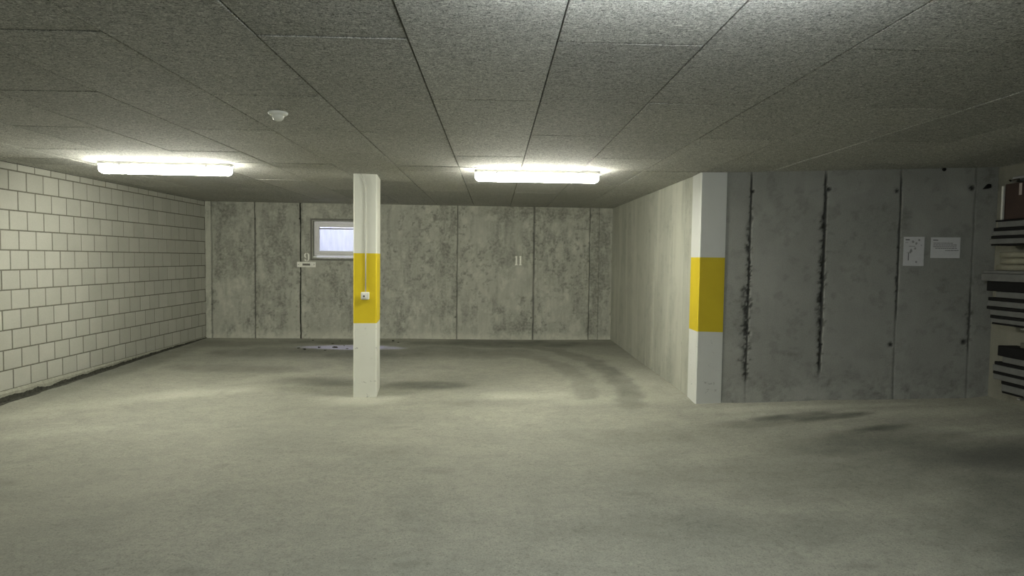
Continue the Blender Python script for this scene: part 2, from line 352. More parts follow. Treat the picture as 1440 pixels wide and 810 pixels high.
# ---------------------------------------------------------------- concrete walls as relief grids
def wall(name, A, B, thick_dir, seams, mat, blot=None, pale=None, step=.0155, hole=None, holes=(), relief=None, rag=(), label=None, zt=H, bottom=-.12):
    """A->B along the foot, the face looks to the left of A->B (if thick_dir=-1) ; seams: (s, width, depth, dark)"""
    A = np.array(A, float); B = np.array(B, float); L = np.linalg.norm(B-A); u = (B-A)/L; nrm = np.array([u[1], -u[0]])*thick_dir
    s = np.linspace(0, L, int(L/step)+1)
    for q in seams:   # snap extra columns at the seams
        s = np.concatenate([s, q[0]+np.array([-1.2, -.5, 0, .5, 1.2])*q[1]])
    if hole: s = np.concatenate([s, [hole[0], hole[1]]])
    s = np.unique(np.round(np.clip(s, 0, L), 4)); z = np.linspace(bottom, zt, int((zt-bottom)/.03)+1)
    if hole: z = np.unique(np.round(np.concatenate([z, [hole[2], hole[3]]]), 4))
    if step <= .016: z = np.unique(np.round(np.concatenate([z, (z[1:]+z[:-1])/2]), 4))
    S, Z = np.meshgrid(s, z)
    seam = np.zeros_like(S); D = np.zeros_like(S)
    for i, (q, wd, dp, dk, *zr) in enumerate(seams):
        wob = (fbm(S*0, Z, 5, 4, 40+i)-.5)*wd*1.2
        d = np.abs(S-q-wob)
        a = 1-sstep(wd*.35, wd*(.8+.5*fbm(S, Z, 14, 2, 3+i)), d)
        if zr: a = a*(zr[2]+(1-zr[2])*sstep(zr[0]-.06, zr[0]+.06, Z)*(1-sstep(zr[1]-.06, zr[1]+.06, Z)))
        seam = np.maximum(seam, a*dk*(.55+.75*fbm(S, Z, 4, 4, 70+i)).clip(0, 1)); D -= a*dp
    for i, (q, z0, z1, wd, k) in enumerate(rag):   # honeycombed, crumbling edges along a joint
        d = np.abs(S-q)+(fbm(S, Z, 26, 3, 90+i)-.5)*wd*2.2
        a = (1-sstep(wd*.2, wd, d))*sstep(z0-.08, z0+.08, Z)*(1-sstep(z1-.08, z1+.08, Z))*sstep(.42, .56, fbm(S, Z, 46, 2, 17+i))
        seam = np.maximum(seam, a*k); D -= a*.006
    for (q, zz, r) in holes:                      # tie holes of the formwork
        d = np.hypot(S-q, Z-zz); a = 1-sstep(r*.6, r*1.15, d); seam = np.maximum(seam, a*.95); D -= a*.02
    if relief is not None: D += relief(S, Z)
    bl = np.zeros_like(S) if blot is None else np.clip(blot(S, Z), 0, 1)
    pl = np.zeros_like(S) if pale is None else np.clip(pale(S, Z), 0, 1)
    D += (fbm(S, Z, 1.3, 3, 5)-.5)*.004
    XY = A+u*S[..., None]+nrm*D[..., None]
    P = np.concatenate([XY, Z[..., None]], -1)
    keep = None
    if hole:
        cs = (S[:-1, :-1]+S[1:, 1:])/2; cz = (Z[:-1, :-1]+Z[1:, 1:])/2
        keep = ~((cs > hole[0]) & (cs < hole[1]) & (cz > hole[2]) & (cz < hole[3]))
    # local frame: object origin at A, rotated, so that materials follow the wall
    ang = math.atan2(u[1], u[0]); loc = np.stack([S, (XY-A)@np.array([-u[1], u[0]]), Z], -1)
    o = grid_mesh(name, loc, dict(seam=seam, blot=bl, pale=pl), mat, keep)
    o.location = (A[0], A[1], 0); o.rotation_euler = (0, 0, ang)
    if label: o['label'] = label
    return o

BL = (-4.738, 10.257); BR = (1.972, 10.428)
bs = [(.10, .012, .006, .6), (.792, .016, .010, .9), (1.529, .015, .010, .85), (2.70, .012, .008, .6), (4.105, .014, .010, .75), (5.387, .017, .012, .9), (6.333, .012, .010, .75), (6.49, .008, .006, .5)]
def back_blot(S, Z):
    a = sstep(.46, .74, fbm(S, Z*.6, 2.2, 6, 1, .68)+.06*sstep(.3, 1.2, Z))*.62
    a += .55*sstep(.50, .70, fbm(S*1.6, Z*.30, 7, 4, 2, .65))*(.4+fbm(S, Z, 2, 3, 27))
    a += .9*sstep(.55, .66, fbm(S, Z, 17, 3, 28, .7))*sstep(.40, .58, fbm(S, Z, 2.4, 3, 29))
    def rect(s0, s1, z0, z1, k, sd):
        e = (fbm(S, Z, 9, 3, sd)-.5)*.10
        return k*sstep(s0-.03, s0+.03, S+e)*(1-sstep(s1-.03, s1+.03, S+e))*sstep(z0-.03, z0+.03, Z+e)*(1-sstep(z1-.03, z1+.03, Z+e))*(.4+.9*fbm(S, Z, 6, 3, sd+1))
    a += rect(.15, .75, 1.12, 2.1, .55, 3)+rect(.15, .7, 2.12, 2.36, .6, 4)+rect(4.85, 5.35, .30, .62, .55, 5)+rect(6.34, 6.49, .75, 2.3, .8, 6)+rect(6.50, 6.66, .72, 2.3, .45, 7)
    a += rect(5.42, 6.3, 2.15, 2.37, .5, 8)+rect(4.4, 5.3, 2.2, 2.36, .45, 9)+rect(2.0, 4.1, .5, 1.8, .35, 10)+rect(.95, 1.3, .3, 2.0, .4, 11)+rect(1.6, 2.6, .3, 1.2, .35, 12)
    a += .9*blob(S, Z, 4.80, .62, .12, .06, 0, .5, .5, 44, 6)+.9*blob(S, Z, 4.80, .33, .10, .05, 0, .5, .5, 45, 6)
    return a
back_pale = lambda S, Z: .45*sstep(.54, .72, fbm(S, Z*.7, 11, 4, 21, .7))+(1-sstep(.0, .12, Z-.17-(fbm(S, Z, 8, 3, 22)-.5)*.1))*.6+.5*(np.abs(S-.05) < .04)+.3*sstep(.52, .72, fbm(S, Z*.5, 4, 5, 25, .7))
def back_relief(S, Z):
    r = np.zeros_like(S)
    for k, (a, b) in enumerate([(0, .1), (.1, .792), (.792, 1.529), (1.529, 4.105), (4.105, 5.387), (5.387, 6.333), (6.333, 6.49), (6.49, 7)]):
        r = r+((S >= a) & (S < b))*[.006, -.004, 0, .003, -.002, .003, -.012, 0][k]
    return r
WH = (1.735, 2.745, 1.480, 2.085)     # window opening (s0, s1, z0, z1)
wall('wall_back', BL, BR, 1, bs, M_back, back_blot, back_pale, hole=WH, relief=back_relief,
     holes=[(.097, .693, .017), (4.085, .514, .017), (5.352, .512, .017), (.792, 2.1, .012), (1.52, 2.12, .012), (5.39, 2.12, .014)],
     rag=[(.79, .3, 1.9, .03, .6), (5.39, 1.4, 2.3, .025, .6)], label='stained board-formed concrete back wall with dark vertical formwork joints')

bay_s = [(.239, .006, .004, .6), (1.398, .008, .005, .55), (2.563, .010, .003, .3)]
wall('wall_bay', BR, (2.03, 6.36), 1, [(4.06-s, a, b, c) for s, a, b, c in bay_s], M_bay,
     lambda S, Z: .5*sstep(.52, .75, fbm(S*1.6, Z*.3, 4, 4, 31))+.4*sstep(.6, .7, fbm(S, Z, 8, 3, 32)),
     lambda S, Z: .5*sstep(.5, .7, fbm(S*2, Z*.25, 3, 4, 33)), label='smooth pale concrete side wall of the right-hand parking bay',
     holes=[(4.06-.25, .62, .012), (4.06-1.398, .6, .012)])
RA = (2.262, 6.051); RB = (4.481, 5.443)
rs = [(.229, .011, .008, .85, .33, 2.34, .15), (.893, .015, .012, .95, .46, 2.34, .06), (1.529, .010, .007, .85, 1.02, 2.3, .38), (2.127, .010, .005, .75, .72, 1.25, .4)]
def right_blot(S, Z):
    b = .35*sstep(.5, .75, fbm(S, Z, 2.2, 4, 61))+.5*sstep(.60, .70, fbm(S, Z, 12, 3, 62))
    foot = 1-sstep(.10, .38, Z-.10-.09*S)
    b += foot*sstep(.46, .60, fbm(S, Z, 20, 4, 63, .7))*.6
    b += .6*blob(S, Z, .58, .62, .10, .03, 0, .5, .5, 64, 8)+.45*blob(S, Z, .66, .67, .06, .02, 0, .5, .5, 65, 8)+.5*blob(S, Z, .08, .62, .04, .02, 0, .5, .5, 66, 8)
    return b
wall('wall_right_front', RA, RB, 1, rs, M_right, right_blot,
     lambda S, Z: (1-sstep(.05, .25, Z-.10-.09*S))*sstep(.42, .6, fbm(S, Z, 10, 4, 67))*.7+.3*sstep(.55, .7, fbm(S, Z, 2.5, 3, 68)),
     holes=[(.24, 2.19, .018), (.918, 2.199, .022), (1.496, 2.178, .020), (2.102, 2.195, .024), (1.496, .747, .022), (2.092, .797, .022), (.25, .80, .015), (.90, .723, .016)],
     rag=[(.222, .33, 1.85, .035, .9), (.215, .45, 1.3, .055, .7), (.229, 1.8, 2.2, .02, .7), (.885, .46, 2.0, .030, .95), (.885, .8, 1.6, .042, .6), (.893, 1.9, 2.25, .02, .8), (1.525, 1.0, 1.8, .014, .8), (2.12, .75, 1.15, .025, .7)],
     label='dim grey board-formed concrete wall right of the yellow-banded corner')
# the end of the wall between the bay wall and the right-hand wall (behind the painted corner)
MB().add([(2.03, 6.36, -.1), (2.038, 6.10, -.1), (2.262, 6.06, -.1), (2.03, 6.36, H), (2.038, 6.10, H), (2.262, 6.06, H)], [(0, 1, 4, 3), (1, 2, 5, 4)]).build('wall_corner', M_bay)['kind'] = 'structure'
wall('wall_right', RB, (4.481, -4.0), 1, [(.62, .008, .005, .5), (2.5, .01, .006, .5)], M_side,
     lambda S, Z: .4*sstep(.5, .7, fbm(S, Z, 3, 4, 71)), lambda S, Z: .4*sstep(.5, .7, fbm(S, Z, 3, 4, 72)), step=.04, label='cream-coloured concrete side wall at the right edge')
wall('wall_behind', (4.481, -4.0), (-4.74, -4.0), 1, [], M_right, step=.2)
# added unseen wall just right of the view, there to block lamp light
MB().box(2.75, -3.99, -.05, 2.95, 1.75, H-.002).build('wall_occluder', M_bay)['kind'] = 'structure'

# ---------------------------------------------------------------- left wall: real blocks in front of a mortar bed
def block_wall():
    y0, y1 = -4.0, 10.257; X0 = -4.74; bl = .232; jh = .013; ch = .195
    vs = []; fs = []; tn = []; off = 6.187
    rows = [(2.304-.195*(k+1), 2.304-.195*k) for k in range(11)]+[(2.304, H)]
    rows.append((-.05, .159))
    rg = random.Random(3)
    for r, (za, zb) in enumerate(rows):
        sh = 0 if r % 2 == 0 else bl/2
        if r == 11: sh = bl/2
        if r == 12: continue
        n0 = int((y0-off)/bl)-1
        k = n0
        while off+sh+k*bl < y1:
            a = max(off+sh+k*bl+jh/2, y0); b = min(off+sh+(k+1)*bl-jh/2, y1-.002); k += 1
            if b-a < .01: continue
            lo, hi = za+jh/2, zb-(jh/2 if r != 11 else .002)
            dx = rg.uniform(-.0015, .0015); c = .002; n = len(vs); t = rg.random()
            xf = X0+dx; xb = X0-.012
            vs += [(xb, a, lo), (xb, b, lo), (xb, b, hi), (xb, a, hi), (xf-c, a, lo), (xf-c, b, lo), (xf-c, b, hi), (xf-c, a, hi),
                   (xf, a+c, lo+c), (xf, b-c, lo+c), (xf, b-c, hi-c), (xf, a+c, hi-c)]
            fs += [tuple(n+i for i in f) for f in ((0,1,5,4),(1,2,6,5),(2,3,7,6),(3,0,4,7),(4,5,9,8),(5,6,10,9),(6,7,11,10),(7,4,8,11),(8,9,10,11))]
            tn += [t]*12
    nb = len(fs); n = len(vs)
    vs += [(X0-.0035, y0, -.1), (X0-.0035, y1, -.1), (X0-.0035, y1, H), (X0-.0035, y0, H)]; fs.append((n, n+1, n+2, n+3)); tn += [0]*4
    me = bpy.data.meshes.new('wall_left'); me.from_pydata(vs, [], fs); me.update()
    import bmesh
    at = me.attributes.new('tone', 'FLOAT', 'POINT'); at.data.foreach_set('value', tn)
    me.materials.append(M_block); me.materials.append(M_mortar)
    me.polygons[nb].material_index = 1
    bm = bmesh.new(); bm.from_mesh(me); bmesh.ops.recalc_face_normals(bm, faces=bm.faces); bm.to_mesh(me); bm.free()
    o = bpy.data.objects.new('wall_left', me); C.objects.link(o); tag(o, 'pale sand-lime block wall on the left with dark mortar joints', kind='structure')
    # smeared mortar skirt with a crumbling lower edge
    ys = np.arange(y0, y1, .018); vs = []; fs = []
    fz = floor_z(ys*0+X0, ys)
    edge = fz+.020+.040*np.clip(1-(ys-6.0)/3.6, .05, 1)*(.35+1.1*fbm(ys, ys*0, 3.2, 4, 5))+.045*(fbm(ys, ys*0, 9, 4, 8, .7)-.5)
    edge = np.minimum(edge, .150)
    for i, y in enumerate(ys):
        th = .006+.010*fbm(np.array([y]), np.array([0.]), 5, 3, 9)[0]
        vs += [(X0-.009, y, .161), (X0+.003, y, .160), (X0+th, y, (edge[i]+.16)/2), (X0+th*.7, y, edge[i]), (X0-.009, y, edge[i])]
        if i: fs += [tuple([(i-1)*5+k, i*5+k, i*5+k+1, (i-1)*5+k+1]) for k in range(4)]
    b = MB(); b.add(vs, fs); o = b.build('trim_1', M_skirt); tag(o, 'smeared mortar skirt at the foot of the block wall', kind='structure')
    # dark filled groove under it
    vs = []; fs = []
    for i, y in enumerate(ys):
        f = fz[i]; q = .014+.035*np.clip(1-(y-6.0)/3.4, .12, 1)*vnoise(np.array([y*9.]), np.array([3.]))[0]
        vs += [(X0+.001, y, min(f+.12, .150)), (X0+.004, y, f+.01), (X0+q, y, floor_z(X0+q, y)+.0045), (X0+q+.01, y, floor_z(X0+q, y)-.02)]
        if i: fs += [tuple([(i-1)*4+k, i*4+k, i*4+k+1, (i-1)*4+k+1]) for k in range(3)]
    o = MB().add(vs, fs).build('trim_2', mat_plain('dark_joint_filler', (.075, .075, .062, 1), .95, .1, .45, 30, bump=.01)); tag(o, 'dark crumbling joint between floor and block wall', kind='structure')
block_wall()

# ---------------------------------------------------------------- ceiling of wood-wool panels (one mesh) on a slab
def ceiling():
    line = lambda x: 5.88+(x+4.34)*.0286
    back = lambda x: 10.257+(x+4.738)*.0255
    vs = []; fs = []; tn = []; rg = random.Random(5)
    xs = [-4.74]+[-2.161+.6*n for n in range(-4, 12) if -4.74 < -2.161+.6*n < 4.48]+[4.481]
    def panel(x0, x1, ya0, ya1, yb0, yb1, t, dz):
        g = .003; c = .0025; x0 += g; x1 -= g; n = len(vs)
        z = H+dz; tz = [rg.uniform(-.0012, .0012) for _ in range(4)]
        gy = .0045; P = [(x0, ya0+gy), (x1, ya1+gy), (x1, yb1-gy), (x0, yb0-gy)]
        Q = [(x0+c, ya0+gy+c), (x1-c, ya1+gy+c), (x1-c, yb1-gy-c), (x0+c, yb0-gy-c)]
        for p in P: vs.append((p[0], p[1], H+.025))
        for p, q in zip(P, tz): vs.append((p[0], p[1], z+c+q))
        for p, q in zip(Q, tz): vs.append((p[0], p[1], z+q))
        for k in range(4):
            j = (k+1) % 4; fs.append((n+k, n+j, n+4+j, n+4+k)); fs.append((n+4+k, n+4+j, n+8+j, n+8+k))
        fs.append((n+8, n+9, n+10, n+11)); tn.extend([t]*12)
    for i in range(len(xs)-1):
        x0, x1 = xs[i], xs[i+1]; n = round((x0+2.161)/.6) if i else -5
        off = 2.53 if n % 2 == 0 else 3.46
        js = [off+1.88*k for k in range(-6, 8)]
        for seg in ((lambda x: -4.0, lambda x: line(x)-.002), (lambda x: line(x)+.006, back)):
            lo0, lo1 = seg[0](x0), seg[0](x1); hi0, hi1 = seg[1](x0), seg[1](x1)
            cuts = [j for j in js if lo0+.12 < j < min(hi0, hi1)-.12]
            ya = [(lo0, lo1)]+[(j, j) for j in cuts]; yb = [(j, j) for j in cuts]+[(hi0, hi1)]
            colz = rg.uniform(-.001, .001)
            for a, b in zip(ya, yb):
                panel(x0, x1, a[0], a[1], b[0], b[1], rg.random(), colz+rg.uniform(-.0006, .0006))
    me = bpy.data.meshes.new('ceiling'); me.from_pydata(vs, [], fs); me.update()
    at = me.attributes.new('tone', 'FLOAT', 'POINT'); at.data.foreach_set('value', tn)
    n0 = len(me.polygons); me.materials.append(M_ceil)
    import bmesh
    bm = bmesh.new(); bm.from_mesh(me); bmesh.ops.recalc_face_normals(bm, faces=bm.faces)
    for f in bm.faces:
        if len(f.verts) == 4 and abs(f.normal.z) > .9 and f.normal.z > 0: f.normal_flip()
    bm.to_mesh(me); bm.free()
    o = bpy.data.objects.new('ceiling', me); C.objects.link(o); tag(o, 'grey wood-wool acoustic panel ceiling with thin joints', kind='structure')
    s = MB().box(-5.1, -4.3, H+.024, 4.8, 10.9, H+.26).build('ceiling_slab', M_gap); tag(s, kind='structure')
ceiling()

# outer faces so that daylight only comes in through the window
def outer():
    b = MB()
    b.box(-5.0, -4.3, -.3, -4.76, 10.6, H+.02); b.build('wall_left_outer', M_gap)['kind'] = 'structure'
    b = MB().box(-5.0, 10.30, -.3, -3.10, 10.6, H+.02).box(-1.88, 10.50, -.3, 4.8, 10.8, H+.02); b.build('wall_back_outer', M_gap)['kind'] = 'structure'
    b = MB().box(4.52, -4.3, -.3, 4.8, 10.6, H+.02); b.build('wall_right_outer', M_gap)['kind'] = 'structure'
    b = MB().box(-5.0, -4.3, -.3, 4.8, -4.03, H+.02); b.build('wall_behind_outer', M_gap)['kind'] = 'structure'
    b = MB().box(-5.0, -4.3, -.5, 4.8, 10.8, -.12); b.build('floor_slab', M_gap)['kind'] = 'structure'
outer()

# ---------------------------------------------------------------- window in the back wall
ua = math.atan2(BR[1]-BL[1], BR[0]-BL[0])
def bw(s, d=0, z=0):      # back-wall frame: s along, d out of the wall towards the room
    c, q = math.cos(ua), math.sin(ua); return (BL[0]+s*c+d*q, BL[1]+s*q-d*c, z)
def window():
    s0, s1, z0, z1 = WH
    W = thing('window_1', None, None, bw(0), ua); W['kind'] = 'structure'; W['label'] = 'small white tilt window high in the back wall, half hidden by the column'
    # local: x along wall, -y into the room
    rv = MB(); d = .24      # reveals
    for a in ((s0-.02, -.002, z0-.02, s0, d, z1+.02), (s1, -.002, z0-.02, s1+.02, d, z1+.02), (s0-.02, -.002, z0-.02, s1+.02, d, z0), (s0-.02, -.002, z1, s1+.02, d, z1+.02)):
        rv.box(a[0], a[1]+.004, a[2], a[3], a[4], a[5])
    rv.build('reveal', M_back, W)
    def ring(m, a, b, c, e, w, y0, y1, bev=.003, wb=None):
        wb = wb or w
        m.box(a, y0, c, a+w, y1, e, bev); m.box(b-w, y0, c, b, y1, e, bev); m.box(a+w, y0, e-w, b-w, y1, e, bev); m.box(a+w, y0, c, b-w, y1, c+wb, bev)
    m = MB(); ring(m, s0+.012, s1-.012, z0+.03, z1-.012, .040, .02, .085); m.build('window_frame', M_frame, W)
    m = MB(); a, b, c, e = s0+.045, s1-.045, z0+.062, z1-.045; ring(m, a, b, c, e, .052, .004, .062, .004); sash = m.build('window_sash', M_frame, W)
    g = MB().box(a+.05, .030, c+.05, b-.05, .036, e-.05)
    gm = bpy.data.materials.new('window_glass'); gm.use_nodes = True; nt = gm.node_tree; nt.nodes.clear()
    o = nt.nodes.new('ShaderNodeOutputMaterial'); mx = nt.nodes.new('ShaderNodeMixShader'); tr = nt.nodes.new('ShaderNodeBsdfTransparent'); gl = nt.nodes.new('ShaderNodeBsdfGlossy')
    tr.inputs[0].default_value = (.95, .96, 1, 1); gl.inputs['Roughness'].default_value = .05; mx.inputs[0].default_value = .05
    nt.links.new(tr.outputs[0], mx.inputs[1]); nt.links.new(gl.outputs[0], mx.inputs[2]); nt.links.new(mx.outputs[0], o.inputs[0])
    g.build('window_pane', gm, W)
    m = MB().box(a+.052, .020, e-.088, b-.052, .048, e-.070); m.build('glazing_bar', mat_plain('dark_seal', (.20, .20, .22, 1), .6, .3), W)
    m = MB().box(s0+.004, -.012, z0+.004, s1-.004, .03, z0+.022, .003); m.build('window_sill', mat_plain('bright_sill', (.8, .8, .78, 1), .3, .5), W)
    m = MB().box(a+.008, -.010, (c+e)/2-.06, a+.026, .006, (c+e)/2+.05, .003); m.build('window_handle', M_frame, W)
    # plaster-coloured band round the opening
    m = MB(); ring(m, s0-.045, s1+.045, z0-.045, z1+.040, .030, -.006, .02, .002); m.build('window_surround', mat_plain('grey_render', (.20, .20, .175, 1), .9, .1, .2), W)
    # light well behind, open to the sky
    lw = MB(); y0, y1 = .245, .95
    x0, x1, zb, zt = s0-.25, s1+.25, 1.25, 3.1
    lw.box(x0, y1, zb, x1, y1+.1, zt); lw.box(x0-.1, y0, zb, x0, y1+.1, zt); lw.box(x1, y0, zb, x1+.1, y1+.1, zt); lw.box(x0, y0, zb-.1, x1, y1+.1, zb)
    lw.box(x0, y0-.06, z1+.02, x1, y0, zt); lw.box(x0, y0-.06, zb, x1, y0, z0-.02)
    t = NT('light_well_render'); c = t.coord((3, 3, .5)); f = t.noise(c, 6, 4, .6)
    lm = t.out(t.ramp(f, (.3, (.74, .75, .80)), (.7, (.92, .92, .95))), .7, .2)
    o = lw.build('light_well', lm, W)
window()

# ---------------------------------------------------------------- free-standing column
ca = math.atan2(6.610-6.584, -1.259+1.499)
def column():
    t = thing('column', 'free-standing white concrete column with a yellow band in mid garage', 'column', (-1.499, 6.584, 0), ca)
    wd, dp = .243, .470; b = .010; z0, z1 = -.03, H
    poly = [(b, 0), (wd-b, 0), (wd, b), (wd, dp-b), (wd-b, dp), (b, dp), (0, dp-b), (0, b)]
    m = MB()
    zs = [z0, .05, .2, .5, .797, 1.0, 1.3, 1.541, 1.8, 2.1, z1]
    n = len(poly); vs = [(x, y, z) for z in zs for x, y in poly]
    fs = [(i*n+k, i*n+(k+1) % n, (i+1)*n+(k+1) % n, (i+1)*n+k) for i in range(len(zs)-1) for k in range(n)]
    fs += [tuple(reversed(range(n))), tuple(range((len(zs)-1)*n, len(zs)*n))]
    m.add(vs, fs).build('shaft', M_colp, t)
    return t
column()
def cloc(s, d, z): c, q = math.cos(ca), math.sin(ca); return (-1.499+s*c+d*q, 6.584+s*q-d*c, z)
def conduit():
    pts = [(.080, 2.372), (.084, 2.355), (.094, 2.335), (.106, 2.31), (.117, 2.28), (.124, 2.24), (.127, 2.18), (.128, 2.0), (.128, 1.6), (.128, 1.129)]
    m = MB().tube([cloc(s, .0065, z) for s, z in pts], .0065, 12)
    o = m.build('cable_conduit', M_cable, None, True)
    tag(o, 'thin white cable conduit running down the front of the column to a switch box', 'conduit')
    t = thing('switch_box', 'small white surface switch box on the yellow band of the column', 'switch', cloc(.125, 0, 1.052), ca)
    MB().box(-.042, -.040, 0, .042, -.0005, .078, .005).build('housing', M_white, t)
    MB().box(-.028, -.046, .014, .016, -.040, .062, .002).build('rocker', M_white, t)
    r = MB().lathe([(.001, 0), (.010, 0), (.010, .004), (.001, .004)], (0, 0, 0), 16).build('keyhole', mat_plain('dark_key_slot', (.10, .09, .09, 1), .5), t)
    r.rotation_euler = (math.pi/2, 0, 0); r.location = (-.010, -.0462, .036)
conduit()

# ---------------------------------------------------------------- painted corner (end of the wall)
def corner():
    t = thing('corner_pillar', 'white painted concrete corner with a yellow band where the bay wall ends', 'pillar', (0, 0, 0))
    # outline proud of the walls by 5 mm
    P = [(2.026, 6.367), (2.014, 6.088), (2.024, 6.074), (2.262, 6.045), (2.262, 6.12), (2.08, 6.14), (2.05, 6.367)]
    m = MB(); n = len(P); zs = [.03, .2, .803, 1.541, H]
    vs = [(x, y, z) for z in zs for x, y in P]
    fs = [(i*n+k, i*n+(k+1) % n, (i+1)*n+(k+1) % n, (i+1)*n+k) for i in range(len(zs)-1) for k in range(n)]
    fs += [tuple(reversed(range(n))), tuple(range((len(zs)-1)*n, len(zs)*n))]
    m.add(vs, fs).build('painted_face', M_pilp, t)
corner()

# ---------------------------------------------------------------- fluorescent fittings
def lamp_proto(label):
    t = thing('ceiling_light', label, 'ceiling light', (0, 0, H), 0, 'fluorescent ceiling lights')
    # housing: shallow tray with rounded ends, diffuser below it
    def capsule(m, L, W, z0, z1, r, taper):
        prof = []
        for k in range(8):
            for cx, cy, a0 in ((L/2-r, W/2-r, 0),):
                pass
        out = lambda ins: [(sx*(L/2-r)+(r-ins)*math.cos(a), sy*(W/2-r)+(r-ins)*math.sin(a)) for sx, sy, a0 in ((1, 1, 0), (-1, 1, 90), (-1, -1, 180), (1, -1, 270)) for a in [math.radians(a0+q) for q in (0, 22, 45, 68, 90)]]
        lv = [(0, z0), (0, z1+taper), (taper*.3, z1+taper*.45), (taper, z1)]
        n = 20; vs = [(x, y, z) for i, z in lv for x, y in out(i)]
        fs = [(i*n+k, i*n+(k+1) % n, (i+1)*n+(k+1) % n, (i+1)*n+k) for i in range(3) for k in range(n)]+[tuple(range(n)), tuple(range(3*n, 4*n))]
        m.add(vs, fs)
    m = MB(); capsule(m, 1.235, .125, -.002, -.030, .035, .004); m.build('housing', M_lampbody, t)
    m = MB(); capsule(m, 1.225, .115, -.030, -.108, .045, .030); m.build('diffuser', M_diff, t, True)
    for s in (-1, 1):
        MB().box(s*.40-.012, -.066, -.045, s*.40+.012, -.0615, -.020, .001).build('clip', M_steel, t)
    m = MB(); m.lathe([(.001, -.022), (.009, -.022), (.009, .0), (.001, .0)], (0, 0, 0), 12); e = m.build('end_gland', M_lampbody, t, True)
    e.rotation_euler = (0, math.pi/2, 0); e.location = (.642, 0, -.020)
    return t
def copy_tree(o, label, diff=None):
    c = o.copy(); C.objects.link(c); c['label'] = label
    for ch in list(o.children):
        d = ch.copy(); C.objects.link(d); d.parent = c
        if diff and d.name.startswith('diffuser'): d.data = d.data.copy(); d.data.materials[0] = diff
    return c
L1 = lamp_proto('long lit fluorescent ceiling light near the left block wall'); L1.location = (-3.16, 6.055, H); L1.rotation_euler = (0, 0, .030)
L2 = copy_tree(L1, 'long lit fluorescent ceiling light right of the free-standing column'); L2.location = (.405, 6.175, H); L2.rotation_euler = (0, 0, .0)
L3 = copy_tree(L1, 'long lit fluorescent ceiling light overhead, above the top of the view', M_diff_cool); L3.location = (.55, 1.70, H); L3.rotation_euler = (0, 0, .0)
L4 = copy_tree(L1, 'long lit fluorescent ceiling light overhead behind the camera', M_diff_cool2); L4.location = (-2.6, -1.9, H); L4.rotation_euler = (0, 0, .0)

# ---------------------------------------------------------------- motion sensor on the ceiling
def sensor():
    t = thing('ceiling_sensor', 'small round white domed sensor under the ceiling panels', 'sensor', (-1.335, 3.856, H))
    MB().lathe([(.056, .002), (.058, -.004), (.057, -.010), (.050, -.016), (.036, -.019)], (0, 0, 0), 40).build('base', M_white, t, True)
    MB().lathe([(.037, -.016), (.036, -.026), (.031, -.040), (.022, -.049), (.010, -.053), (.001, -.054)], (0, 0, 0), 40).build('dome', mat_plain('milky_dome', (.80, .80, .72, 1), .25, .5, .03), t, True)
sensor()

# ---------------------------------------------------------------- numbers and plate on the back wall
def onwall(poly, m, d0=.0, d1=.003): m.prism(poly, lambda u, v, d: (u, -d, v), d0, d1)
def band(cx, cz, rx, rz, a0, a1, th, n=12):
    o = [(cx+rx*math.cos(math.radians(a)), cz+rz*math.sin(math.radians(a))) for a in np.linspace(a0, a1, n)]
    i = [(cx+(rx-th)*math.cos(math.radians(a)), cz+(rz-th*.6)*math.sin(math.radians(a))) for a in np.linspace(a1, a0, n)]
    return o+i
def numbers():
    t = thing('bay_number', 'white stencilled number 9 on the back wall left of the window', 'number', bw(1.634, .004, 1.419), ua)
    m = MB(); h = .139
    onwall(band(-.004, h-.043, .042, .042, 100, 255, .024), m)            # left half of the bowl
    onwall(band(.000, h-.043, .042, .042, 80, -5, .024)[:12]+[(.042, .045), (.030, .012), (.010, .0), (.006, .012), (.016, .025), (.018, .05)]+band(.000, h-.043, .042, .042, 80, -5, .024)[12:], m)
    onwall([(-.040, .030), (-.014, .030), (-.006, .010), (-.004, .0), (-.024, .004), (-.038, .016)], m)   # hook
    m.build('digit', M_num, t)
    t = thing('bay_number', 'white stencilled number 11 on the back wall of the right-hand bay', 'number', bw(5.127, .006, 1.397), ua)
    for dx in (-.034, .034):
        m = MB(); h = .155
        onwall([(dx-.024, 0), (dx+.022, 0), (dx+.022, .012), (dx+.014, .014), (dx+.014, h), (dx-.004, h), (dx-.024, h-.012), (dx-.024, h-.022), (dx-.014, h-.020), (dx-.014, .014), (dx-.024, .012)], m)
        m.build('digit', M_num, t)
    t = thing('name_plate', 'narrow white plate with a small grey name field under the number 9', 'plate', bw(1.626, .001, 1.322), ua)
    MB().box(-.150, -.010, 0, .150, 0, .088, .002).build('plate', M_num, t)
    MB().box(-.060, -.012, .026, .062, -.0101, .060).build('lettering', mat_plain('grey_lettering', (.21, .21, .18, 1), .8, .1, .3, 120), t)
    for s in (-.125, .125):
        MB().box(s-.009, -.0115, .040, s+.009, -.0101, .050).build('screw_head', M_inkl, t)
numbers()

